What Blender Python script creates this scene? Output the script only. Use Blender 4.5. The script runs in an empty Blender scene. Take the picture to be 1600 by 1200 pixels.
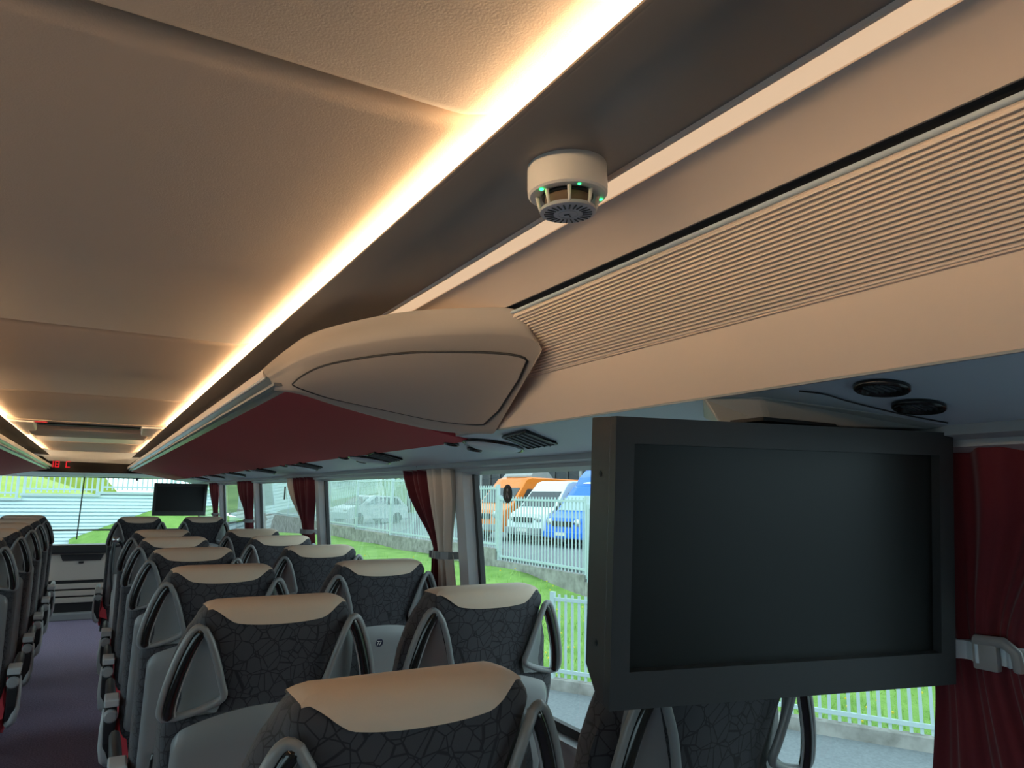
import bpy, bmesh, math, random
from mathutils import Vector, Matrix
random.seed(7)
SC = bpy.context.scene
COL = SC.collection
EYE = 1.42                      # camera height above the coach floor
CX = -0.07                      # centre line of the coach

# ------------------------------------------------------------------ camera
cam_d = bpy.data.cameras.new('camera'); cam = bpy.data.objects.new('camera', cam_d); COL.objects.link(cam)
cam_d.sensor_width = 36.0; cam_d.lens = 25.07; cam_d.clip_start = 0.03; cam_d.clip_end = 300
AX = (0.86544, 0.09041, 0.49279); AF = (-0.50084, 0.12788, 0.85607); AU = (0.01438, -0.98766, 0.15595)
m = Matrix(((AX[0], -AX[1], -AX[2], 0.0), (AF[0], -AF[1], -AF[2], 0.0), (AU[0], -AU[1], -AU[2], EYE), (0, 0, 0, 1)))
cam.matrix_world = m
SC.camera = cam

# ------------------------------------------------------------------ world: bright overcast sky
w = bpy.data.worlds.new('overcast_sky'); SC.world = w; w.use_nodes = True
nt = w.node_tree; bg = nt.nodes['Background']
tc = nt.nodes.new('ShaderNodeTexCoord'); nz = nt.nodes.new('ShaderNodeTexNoise'); cr = nt.nodes.new('ShaderNodeValToRGB')
nz.inputs['Scale'].default_value = 1.6; nz.inputs['Detail'].default_value = 4
nt.links.new(tc.outputs['Generated'], nz.inputs['Vector']); nt.links.new(nz.outputs['Fac'], cr.inputs['Fac'])
cr.color_ramp.elements[0].position = 0.3; cr.color_ramp.elements[0].color = (0.62, 0.80, 0.92, 1)
cr.color_ramp.elements[1].position = 0.7; cr.color_ramp.elements[1].color = (0.90, 0.98, 1.0, 1)
nt.links.new(cr.outputs['Color'], bg.inputs['Color']); bg.inputs['Strength'].default_value = 1.38
vs = SC.view_settings
vs.view_transform = 'Standard'; vs.look = 'None'; vs.gamma = 1.0; vs.use_curve_mapping = False; vs.exposure = 1.32
LED_COVE = 22.5                  # strength of the warm LED strips in the ceiling coves
LEDGE_GLOW = 0.27                 # emission standing in for light on the pale ledge over the racks

# ------------------------------------------------------------------ helpers
def mat(name, col, rough=0.5, metal=0.0, bump=None, vary=None, spec=0.5, emit=None, coat=0.0, sheen=0.0):
    m = bpy.data.materials.new(name); m.use_nodes = True
    t = m.node_tree; b = t.nodes['Principled BSDF']
    b.inputs['Base Color'].default_value = (*col, 1); b.inputs['Roughness'].default_value = rough
    b.inputs['Metallic'].default_value = metal; b.inputs['Specular IOR Level'].default_value = spec
    b.inputs['Coat Weight'].default_value = coat; b.inputs['Sheen Weight'].default_value = sheen
    tc = t.nodes.new('ShaderNodeTexCoord')
    if vary:
        n = t.nodes.new('ShaderNodeTexNoise'); n.inputs['Scale'].default_value = vary[0]; n.inputs['Detail'].default_value = 5
        r = t.nodes.new('ShaderNodeValToRGB')
        r.color_ramp.elements[0].position = 0.32; r.color_ramp.elements[1].position = 0.68
        r.color_ramp.elements[0].color = (*vary[1], 1); r.color_ramp.elements[1].color = (*col, 1)
        t.links.new(tc.outputs['Object'], n.inputs['Vector']); t.links.new(n.outputs['Fac'], r.inputs['Fac'])
        t.links.new(r.outputs['Color'], b.inputs['Base Color'])
    if bump:
        n = t.nodes.new('ShaderNodeTexNoise'); n.inputs['Scale'].default_value = bump[0]; n.inputs['Detail'].default_value = 3
        bp = t.nodes.new('ShaderNodeBump'); bp.inputs['Strength'].default_value = bump[1]; bp.inputs['Distance'].default_value = bump[2]
        t.links.new(tc.outputs['Object'], n.inputs['Vector']); t.links.new(n.outputs['Fac'], bp.inputs['Height'])
        t.links.new(bp.outputs['Normal'], b.inputs['Normal'])
    if emit:
        b.inputs['Emission Color'].default_value = (*emit[0], 1); b.inputs['Emission Strength'].default_value = emit[1]
    return m

def fabric_pattern(name):
    m = mat(name, (0.03, 0.034, 0.042), 0.85, sheen=0.15)
    t = m.node_tree; b = t.nodes['Principled BSDF']; tc = t.nodes.new('ShaderNodeTexCoord')
    v = t.nodes.new('ShaderNodeTexVoronoi'); v.feature = 'DISTANCE_TO_EDGE'; v.inputs['Scale'].default_value = 34
    v2 = t.nodes.new('ShaderNodeTexVoronoi'); v2.feature = 'DISTANCE_TO_EDGE'; v2.inputs['Scale'].default_value = 27
    mp = t.nodes.new('ShaderNodeMapping'); mp.inputs['Location'].default_value = (3.1, 7.7, 1.3); mp.inputs['Rotation'].default_value = (0.4, 0.7, 0.2)
    mn = t.nodes.new('ShaderNodeMath'); mn.operation = 'MINIMUM'
    t.links.new(tc.outputs['Object'], mp.inputs['Vector']); t.links.new(mp.outputs['Vector'], v2.inputs['Vector'])
    t.links.new(v.outputs['Distance'], mn.inputs[0]); t.links.new(v2.outputs['Distance'], mn.inputs[1])
    r = t.nodes.new('ShaderNodeValToRGB')
    r.color_ramp.elements[0].position = 0.018; r.color_ramp.elements[0].color = (0.008, 0.008, 0.012, 1)
    r.color_ramp.elements[1].position = 0.036; r.color_ramp.elements[1].color = (0.040, 0.041, 0.049, 1)
    t.links.new(tc.outputs['Object'], v.inputs['Vector']); t.links.new(mn.outputs[0], r.inputs['Fac'])
    t.links.new(r.outputs['Color'], b.inputs['Base Color'])
    n = t.nodes.new('ShaderNodeTexNoise'); n.inputs['Scale'].default_value = 900
    bp = t.nodes.new('ShaderNodeBump'); bp.inputs['Strength'].default_value = 0.25; bp.inputs['Distance'].default_value = 0.001
    t.links.new(tc.outputs['Object'], n.inputs['Vector']); t.links.new(n.outputs['Fac'], bp.inputs['Height']); t.links.new(bp.outputs['Normal'], b.inputs['Normal'])
    return m

def glass_mat(name, tint, refl):
    m = bpy.data.materials.new(name); m.use_nodes = True; t = m.node_tree
    for n in list(t.nodes): t.nodes.remove(n)
    o = t.nodes.new('ShaderNodeOutputMaterial'); mx = t.nodes.new('ShaderNodeMixShader')
    tr = t.nodes.new('ShaderNodeBsdfTransparent'); gl = t.nodes.new('ShaderNodeBsdfGlossy')
    lw = t.nodes.new('ShaderNodeLayerWeight'); lw.inputs['Blend'].default_value = 0.5
    pw = t.nodes.new('ShaderNodeMath'); pw.operation = 'POWER'; pw.inputs[1].default_value = 4.0
    fr = t.nodes.new('ShaderNodeMapRange'); fr.inputs['To Min'].default_value = 0.05; fr.inputs['To Max'].default_value = refl
    t.links.new(lw.outputs['Facing'], pw.inputs[0]); t.links.new(pw.outputs[0], fr.inputs['Value'])
    tr.inputs['Color'].default_value = (*tint, 1); gl.inputs['Roughness'].default_value = 0.02
    t.links.new(fr.outputs['Result'], mx.inputs['Fac']); t.links.new(tr.outputs['BSDF'], mx.inputs[1]); t.links.new(gl.outputs['BSDF'], mx.inputs[2])
    t.links.new(mx.outputs['Shader'], o.inputs['Surface'])
    return m

M = {}
M['ceiling'] = mat('ceiling_vinyl', (0.53, 0.415, 0.32), 0.6, bump=(420, 0.3, 0.0012))
M['dark'] = mat('dark_panel', (0.27, 0.225, 0.19), 0.38, bump=(600, 0.1, 0.0005))
M['beige'] = mat('beige_plastic', (0.80, 0.65, 0.54), 0.5, bump=(700, 0.08, 0.0004))
M['rib'] = mat('ribbed_beige_plastic', (0.80, 0.66, 0.55), 0.30)
M['groove'] = mat('black_channel', (0.02, 0.02, 0.022), 0.4)
M['bluegrey'] = mat('blue_grey_plastic', (0.56, 0.65, 0.71), 0.5, bump=(500, 0.1, 0.0005))
M['lightgrey'] = mat('light_grey_plastic', (0.38, 0.40, 0.41), 0.42)
M['midgrey'] = mat('mid_grey_plastic', (0.26, 0.265, 0.27), 0.45, bump=(600, 0.06, 0.0004))
M['capgrey'] = mat('warm_grey_plastic', (0.44, 0.385, 0.335), 0.55, bump=(700, 0.08, 0.0004))
M['red'] = mat('red_rack_lining', (0.42, 0.035, 0.048), 0.75, bump=(900, 0.2, 0.0006))
M['redfab'] = mat('red_seat_fabric', (0.50, 0.04, 0.06), 0.8)
M['maroon'] = mat('maroon_curtain', (0.115, 0.006, 0.013), 0.85, sheen=0.2)
M['cream'] = mat('cream_curtain', (0.62, 0.54, 0.46), 0.8)
M['fabric'] = fabric_pattern('charcoal_crackle_fabric')
M['leather'] = mat('beige_leather', (0.56, 0.45, 0.345), 0.55, bump=(320, 0.2, 0.001))
M['seatgrey'] = mat('grey_seat_plastic', (0.20, 0.21, 0.215), 0.33)
M['gloss'] = mat('glossy_black_plastic', (0.012, 0.011, 0.010), 0.12)
M['black'] = mat('matt_black', (0.012, 0.012, 0.013), 0.5)
M['tvcase'] = mat('black_monitor_case', (0.030, 0.033, 0.036), 0.40, bump=(900, 0.1, 0.0003))
M['screen'] = mat('monitor_screen', (0.010, 0.012, 0.012), 0.30, spec=0.35)
M['carpet'] = mat('purple_carpet', (0.29, 0.23, 0.34), 0.95, vary=(110, (0.14, 0.11, 0.18)), bump=(350, 0.6, 0.004))
M['darkmetal'] = mat('dark_metal', (0.05, 0.055, 0.06), 0.4, 0.6)
M['white'] = mat('white_plastic', (0.78, 0.74, 0.68), 0.4)
M['discgrey'] = mat('grey_detector_plastic', (0.42, 0.43, 0.46), 0.5)
M['mesh'] = mat('bronze_gauze', (0.22, 0.15, 0.10), 0.5, 0.4, bump=(1500, 0.8, 0.001))
M['rubber'] = mat('black_rubber', (0.010, 0.010, 0.011), 0.6)
M['pillar'] = mat('grey_pillar_plastic', (0.42, 0.45, 0.47), 0.55)
M['glass'] = glass_mat('tinted_window_glass', (0.64, 0.75, 0.745), 0.75)
M['led'] = mat('warm_led', (1, 0.8, 0.5), 0.5, emit=((1.0, 0.71, 0.42), LED_COVE))
M['glowledge'] = mat('glowing_ledge_plastic', (0.7, 0.6, 0.5), 0.3, emit=((1.0, 0.68, 0.42), LEDGE_GLOW))  # warm lit look of the beige ledge, put in as emission
M['green'] = mat('green_indicator', (0.02, 0.3, 0.06), 0.3, emit=((0.02, 1.0, 0.16), 2.5))
M['reddigit'] = mat('red_led_digit', (0.4, 0.0, 0.0), 0.4, emit=((1.0, 0.02, 0.04), 0.22))
M['lens'] = mat('clear_lamp_lens', (0.10, 0.11, 0.12), 0.1, coat=0.5)
M['chrome'] = mat('satin_metal', (0.6, 0.6, 0.6), 0.3, 0.9)
M['grass'] = mat('grass_ground', (0.25, 0.42, 0.09), 0.95, vary=(2.2, (0.15, 0.30, 0.05)), bump=(40, 0.8, 0.03))
M['blade'] = mat('grass_blade', (0.30, 0.48, 0.10), 0.8)
M['asphalt'] = mat('asphalt', (0.20, 0.22, 0.23), 0.9, vary=(30, (0.15, 0.165, 0.175)))
M['concrete'] = mat('weathered_concrete', (0.38, 0.37, 0.34), 0.9, vary=(5, (0.20, 0.19, 0.17)))
M['fence'] = mat('white_painted_metal', (0.46, 0.57, 0.57), 0.5)
M['wallwhite'] = mat('white_boarding', (0.72, 0.86, 0.90), 0.6)
M['orange'] = mat('orange_paint', (0.85, 0.22, 0.02), 0.3)
M['whitepaint'] = mat('white_paint', (0.72, 0.80, 0.80), 0.3)
M['blue'] = mat('blue_paint', (0.01, 0.16, 0.72), 0.3)
M['carglass'] = mat('vehicle_glass', (0.03, 0.04, 0.045), 0.08)
M['paleglass'] = mat('painted_reflection_glass', (0.36, 0.48, 0.48), 0.1)  # pale colour paints the reflection in the blue van's windscreen
M['shed'] = mat('dark_cladding', (0.045, 0.05, 0.055), 0.8)
M['tarp'] = mat('grey_tarpaulin', (0.36, 0.36, 0.35), 0.8)
M['leaf'] = mat('tree_leaf', (0.06, 0.14, 0.035), 0.8)
M['bark'] = mat('tree_bark', (0.08, 0.06, 0.045), 0.9)

class MB:
    def __init__(s): s.v = []; s.f = []
    def add(s, vs, fs):
        o = len(s.v); s.v += [tuple(p) for p in vs]; s.f += [tuple(i + o for i in f) for f in fs]; return s
    def box(s, x0, x1, y0, y1, z0, z1):
        return s.add([(x0,y0,z0),(x1,y0,z0),(x1,y1,z0),(x0,y1,z0),(x0,y0,z1),(x1,y0,z1),(x1,y1,z1),(x0,y1,z1)],
                     [(0,3,2,1),(4,5,6,7),(0,1,5,4),(1,2,6,5),(2,3,7,6),(3,0,4,7)])
    def loft(s, rings, closed=True, caps=True):
        n = len(rings[0]); vs = [p for r in rings for p in r]; fs = []
        for i in range(len(rings) - 1):
            for j in range(n if closed else n - 1):
                k = (j + 1) % n
                fs.append((i*n + j, i*n + k, (i+1)*n + k, (i+1)*n + j))
        if caps and closed:
            fs.append(tuple(range(n - 1, -1, -1))); fs.append(tuple((len(rings)-1)*n + j for j in range(n)))
        return s.add(vs, fs)
    def tube(s, pts, r, n=8, closed=False, sq=(1, 1)):
        pts = [Vector(p) for p in pts]; rings = []; N = len(pts); prev = None
        rr = r if isinstance(r, (list, tuple)) else [r] * N
        for i, p in enumerate(pts):
            a = pts[(i - 1) % N] if (closed or i > 0) else p
            b = pts[(i + 1) % N] if (closed or i < N - 1) else p
            t = (b - a).normalized()
            if prev is None:
                up = Vector((0, 1, 0)) if abs(t.y) < 0.9 else Vector((1, 0, 0))
            else: up = prev
            x = t.cross(up).normalized(); y = x.cross(t).normalized(); prev = y
            rings.append([p + x * (math.cos(2*math.pi*k/n) * rr[i] * sq[0]) + y * (math.sin(2*math.pi*k/n) * rr[i] * sq[1]) for k in range(n)])
        if closed: rings.append(rings[0])
        return s.loft(rings, True, not closed)
    def lathe(s, prof, c, n=24, axis='z'):
        rings = []
        for r, h in prof:
            ring = []
            for k in range(n):
                a = 2*math.pi*k/n; u, v = r*math.cos(a), r*math.sin(a)
                ring.append({'z': (c[0]+u, c[1]+v, c[2]+h), 'x': (c[0]+h, c[1]+u, c[2]+v), 'y': (c[0]+u, c[1]+h, c[2]+v)}[axis])
            rings.append(ring)
        return s.loft(rings)
    def strip(s, prof, y0, y1, t=0.008, ny=1):
        """profile of (x, z) run along the coach, backed by thickness t on the outer side"""
        P = [Vector((a, b)) for a, b in prof]; O = []
        for i, p in enumerate(P):
            d = (P[min(i+1, len(P)-1)] - P[max(i-1, 0)]).normalized(); O.append(p + Vector((-d.y, d.x)) * t)
        ring = P + O[::-1]
        return s.loft([[(q.x, y0 + (y1-y0)*k/ny, q.y) for q in ring] for k in range(ny + 1)])
    def mirror(s):
        s.v = [(2*CX - x, y, z) for x, y, z in s.v]; s.f = [f[::-1] for f in s.f]; return s
    def build(s, name, m, parent=None, smooth=False, bevel=0, seg=2, subdiv=0, angle=35):
        me = bpy.data.meshes.new(name); me.from_pydata(s.v, [], s.f); me.materials.append(m)
        bm = bmesh.new(); bm.from_mesh(me); bmesh.ops.recalc_face_normals(bm, faces=bm.faces[:])
        if bevel:
            ed = [e for e in bm.edges if len(e.link_faces) == 2 and e.calc_face_angle(0) > math.radians(30)]
            bmesh.ops.bevel(bm, geom=ed, offset=bevel, segments=seg, affect='EDGES', profile=0.5)
        bm.to_mesh(me); bm.free()
        o = bpy.data.objects.new(name, me); COL.objects.link(o)
        if smooth or bevel: me.shade_smooth() if smooth else None
        if smooth == 'auto':
            me.set_sharp_from_angle(angle=math.radians(angle))
        if subdiv:
            sd = o.modifiers.new('subdivision', 'SUBSURF'); sd.levels = subdiv; sd.render_levels = subdiv
        if parent: o.parent = parent
        return o

def empty(name, loc=(0, 0, 0), rz=0):
    o = bpy.data.objects.new(name, None); COL.objects.link(o); o.location = loc; o.rotation_euler = (0, 0, rz); o.empty_display_size = 0.1; return o
def tag(o, label, cat, group=None):
    o['label'] = label; o['category'] = cat
    if group: o['group'] = group
    return o
def struct(o): o['kind'] = 'structure'; return o
def copy_tree(o, parent=None):
    c = o.copy(); COL.objects.link(c); c.parent = parent
    for ch in list(o.children): copy_tree(ch, c)
    return c
def lerp(a, b, t): return a + (b - a) * t
def table(T, z):
    if z <= T[0][0]: return T[0][1]
    for (a, b), (c, d) in zip(T, T[1:]):
        if z <= c: return lerp(b, d, (z - a) / (c - a))
    return T[-1][1]
def smooth_curve(pts, n):
    """Catmull-Rom through pts, n points"""
    P = [Vector(p) for p in pts]; P = [P[0]*2 - P[1]] + P + [P[-1]*2 - P[-2]]; out = []; S = len(P) - 3
    for i in range(n):
        t = i / (n - 1) * S; k = min(int(t), S - 1); t -= k; a, b, c, d = P[k:k+4]
        out.append(0.5*((2*b) + (c - a)*t + (2*a - 5*b + 4*c - d)*t*t + (3*b - a - 3*c + d)*t**3))
    return out
Z = lambda z: z + EYE          # heights measured from the eye level
Y0, Y1 = -1.3, 10.2            # rear and front end of the saloon
def glass_x(z): return table([(Z(-1.42), 1.235), (Z(-0.66), 1.215), (Z(-0.3), 1.19), (Z(0.1), 1.15), (Z(0.5), 1.09)], z)

# ------------------------------------------------------------------ floor, ceiling, walls
struct(MB().box(2*CX - 1.24, 1.24, Y0, 10.6, -0.06, 0.0).build('floor', M['carpet']))
ceil = struct(MB().box(2*CX - 1.10, 1.10, Y0, Y1 + 0.2, Z(0.56), Z(0.60)).build('ceiling', M['dark']))
cw = 0.345
def ceiling_panel(a, b):
    g = 0.008; mb = MB(); half = [(-0.02, 0.45), (0.20, 0.45), (0.30, 0.45), (0.338, 0.4505), (0.350, 0.4525), (0.372, 0.459), (0.390, 0.4665), (0.396, 0.474)]
    sec = [(2*CX - x, z) for x, z in half[::-1]] + half
    ring = [(x, Z(z)) for x, z in sec] + [(x, Z(z) + 0.012) for x, z in sec[::-1]]
    ys = [(a + g, 0.022), (a + g + 0.004, 0.010), (a + g + 0.012, 0.003), (a + g + 0.028, 0.0), (b - g - 0.028, 0.0), (b - g - 0.012, 0.003), (b - g - 0.004, 0.010), (b - g, 0.022)]
    mb.loft([[(x, y, z + dz) for x, z in ring] for y, dz in ys])
    return mb.build('ceiling_panel', M['ceiling'], ceil, 'auto', angle=40)
for a, b in ((Y0, -0.83), (-0.83, 0.743), (0.743, 2.317), (2.317, 3.956), (3.956, 5.55), (7.95, 9.75)): ceiling_panel(a, b)

for mirr in (False, True):
    half = [(0.360, 0.456), (0.372, 0.459), (0.390, 0.4665), (0.396, 0.474), (0.396, 0.490), (0.36, 0.490)]
    q = MB().loft([[(x, y, Z(z)) for x, z in half] for y in (5.552, 9.75)])
    (q.mirror() if mirr else q).build('ceiling_flange', M['ceiling'], ceil, 'auto')
PIL = [0.42, 2.32, 4.22, 6.12, 8.02]
def side_wall(side):
    mir = side == 'left'
    def fin(mb): return mb.mirror() if mir else mb
    # wall below the sill, with the sill ledge
    pr = [(1.235, 0.0), (1.225, 0.30), (1.215, Z(-0.70)), (1.18, Z(-0.685)), (1.18, Z(-0.665)), (1.225, Z(-0.66))]
    wl = struct(fin(MB().strip([(x, z) for x, z in pr][::-1], Y0, Y1, 0.03)).build('wall_' + side, M['midgrey']))
    # header above the windows
    hd = fin(MB().strip([(1.16, Z(0.092)), (1.145, Z(0.096)), (1.125, Z(0.100)), (1.12, Z(0.112)), (1.08, Z(0.118))], Y0, Y1, 0.02)).build('window_header', M['lightgrey'], wl)
    for y in PIL:
        mb = MB(); rings = []
        for k in range(9):
            z = lerp(Z(-0.665), Z(0.115), k/8); x = glass_x(z)
            rings.append([(x - 0.035, y - 0.035, z), (x - 0.035, y + 0.035, z), (x - 0.004, y + 0.055, z), (x + 0.02, y + 0.055, z), (x + 0.02, y - 0.055, z), (x - 0.004, y - 0.055, z)])
        fin(mb.loft(rings)).build('window_pillar', M['pillar'], wl)
    return wl
wall_r = side_wall('right'); wall_l = side_wall('left')
struct(MB().box(2*CX - 1.24, 1.24, Y0 - 0.05, Y0, 0, Z(0.6)).build('wall_back', M['midgrey']))

edges = [Y0] + PIL + [Y1]
def window(idx, a, b, mir):
    mb = MB(); a += 0.05; b -= 0.05; n = 8
    def fin(q): return q.mirror() if mir else q
    r = MB()
    for (y0, y1, z0, z1) in ((a, a + 0.022, Z(-0.66), Z(0.10)), (b - 0.022, b, Z(-0.66), Z(0.10)), (a, b, Z(-0.66), Z(-0.635)), (a, b, Z(0.085), Z(0.10))):
        rings = []
        for k in range(n + 1):
            z = lerp(z0, z1, k/n); x = glass_x(z)
            rings.append([(x - 0.006, y0, z), (x - 0.006, y1, z), (x + 0.012, y1, z), (x + 0.012, y0, z)])
        r.loft(rings)
    o = struct(fin(r).build('window_%d' % idx, M['rubber']))
    p = MB(); rings = []
    for k in range(n + 1):
        z = lerp(Z(-0.66), Z(0.10), k/n); x = glass_x(z)
        rings.append([(x + 0.002, a, z), (x + 0.002, b, z)])
    p.loft(rings, closed=False)
    fin(p).build('pane', M['glass'], o, True)
    return o
k = 1
for mir in (False, True):
    for a, b in zip(edges, edges[1:]): window(k, a, b, mir); k += 1

# round notice stickers on the right hand panes
def sticker(y, z, rect, label):
    x = glass_x(Z(z)) - 0.002; mb = MB()
    if rect: mb.box(x - 0.001, x, y - 0.022, y + 0.022, Z(z) - 0.045, Z(z) + 0.045)
    else: mb.lathe([(0.030, -0.001), (0.030, 0.0)], (x, y, Z(z)), 24, 'x')
    o = mb.build('window_sticker', M['black'] if rect else NAVY)
    if not rect:
        q = MB()
        q.lathe([(0.0235, -0.0016), (0.0235, -0.001)], (x, y, Z(z)), 24, 'x').build('sticker_ring', M['black'], o)
        MB().tube([(x - 0.0022, y - 0.010, Z(z) - 0.014), (x - 0.0022, y, Z(z) + 0.004), (x - 0.0022, y + 0.010, Z(z) - 0.014)], 0.002, 6).lathe([(0.005, -0.0022), (0.005, -0.0016)], (x, y, Z(z) + 0.012), 12, 'x').build('sticker_symbol', M['discgrey'], o)
    return tag(o, label, 'sticker', 'window notice stickers')
NAVY = mat('navy_print', (0.012, 0.016, 0.04), 0.4)
sticker(2.027, 0.009, False, 'round dark navy sticker on the window in front of the orange van')
sticker(2.85, 0.014, False, 'round dark sticker seen edge-on, left of the maroon and cream curtain')
sticker(5.19, 0.002, True, 'small dark rectangular sticker on a far side window')

# ------------------------------------------------------------------ ceiling edge panels, glowing ledge and rack back wall (both sides)
def ribbed(a, b, n):
    a = Vector(a); b = Vector(b); d = (b - a); nn = Vector((-d.y, d.x)).normalized() * -1; pts = []
    for i in range(n):
        for t, h in ((0.0, 0.0), (0.20, 0.0), (0.36, 0.0032), (0.60, 0.0042), (0.84, 0.0032)):
            pts.append(a + d * ((i + t) / n) + nn * h)
    pts.append(b); return [(p.x, p.y) for p in pts]
def cove(side):
    mir = side == 'left'
    def fin(mb): return mb.mirror() if mir else mb
    lab = 'right' if not mir else 'left'
    a, b = Y0, Y1 - 0.05
    t = struct(fin(MB().strip([(0.475, Z(0.4205)), (0.372, Z(0.4165)), (0.3675, Z(0.4190)), (0.3650, Z(0.4180)), (0.3648, Z(0.4150)), (0.369, Z(0.4135)), (0.40, Z(0.4145)), (0.55, Z(0.4195))], a, b, 0.004)).build('trim_1' if not mir else 'trim_2', M['dark'], smooth='auto'))
    fin(MB().box(0.462, 0.4635, a, b, Z(0.4250), Z(0.4470))).build('led_strip', M['led'], t)
    fin(MB().strip([(0.4650, Z(0.4210)), (0.4650, Z(0.488)), (0.395, Z(0.492))], a, b, -0.004)).build('led_channel', M['white'], t)
    fin(MB().strip([(0.548, Z(0.4203)), (0.551, Z(0.4150)), (0.5545, Z(0.4150)), (0.556, Z(0.419))], a, b, 0.004)).build('ledge_edge', M['beige'], t)
    fin(MB().strip([(0.556, Z(0.4215)), (0.586, Z(0.4135))], a, b, 0.004)).build('glowing_ledge', M['glowledge'], t)
    up = smooth_curve([(0.587, Z(0.412), 0), (0.612, Z(0.402), 0), (0.640, Z(0.384), 0), (0.662, Z(0.3645), 0)], 10)
    fin(MB().strip([(p.x, p.y) for p in up] + [(0.668, Z(0.366))], a, b, 0.004)).build('upper_beige_panel', M['beige'], t, 'auto')
    fin(MB().strip([(0.664, Z(0.372)), (0.680, Z(0.360)), (0.672, Z(0.347))], a, b, 0.004)).build('dark_channel', M['groove'], t)
    fin(MB().tube([(0.671, a, Z(0.3535)), (0.671, b, Z(0.3535))], 0.0035, 8)).build('channel_seal', M['bluegrey'], t, True)
    fin(MB().strip(ribbed((0.671, Z(0.348)), (0.780, Z(0.256)), 22), a, b, 0.004)).build('ribbed_panel', M['rib'], t, 'auto', angle=25)
    fin(MB().strip([(0.778, Z(0.252)), (0.783, Z(0.2515)), (0.790, Z(0.215)), (0.797, Z(0.175)), (0.800, Z(0.156)), (0.803, Z(0.154))], a, b, 0.004)).build('lower_beige_panel', M['beige'], t, 'auto')
    fin(MB().strip([(0.800, Z(0.1525)), (0.806, Z(0.1525))], a, b, 0.003)).build('edge_bead', M['lightgrey'], t)
    fin(MB().strip([(0.804, Z(0.1535)), (0.95, Z(0.1330)), (1.05, Z(0.1170)), (1.09, Z(0.1120)), (1.125, Z(0.116))], a, b, 0.006)).build('service_channel', M['bluegrey'], t, 'auto')
    return t
cove_r = cove('right'); cove_l = cove('left')

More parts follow.
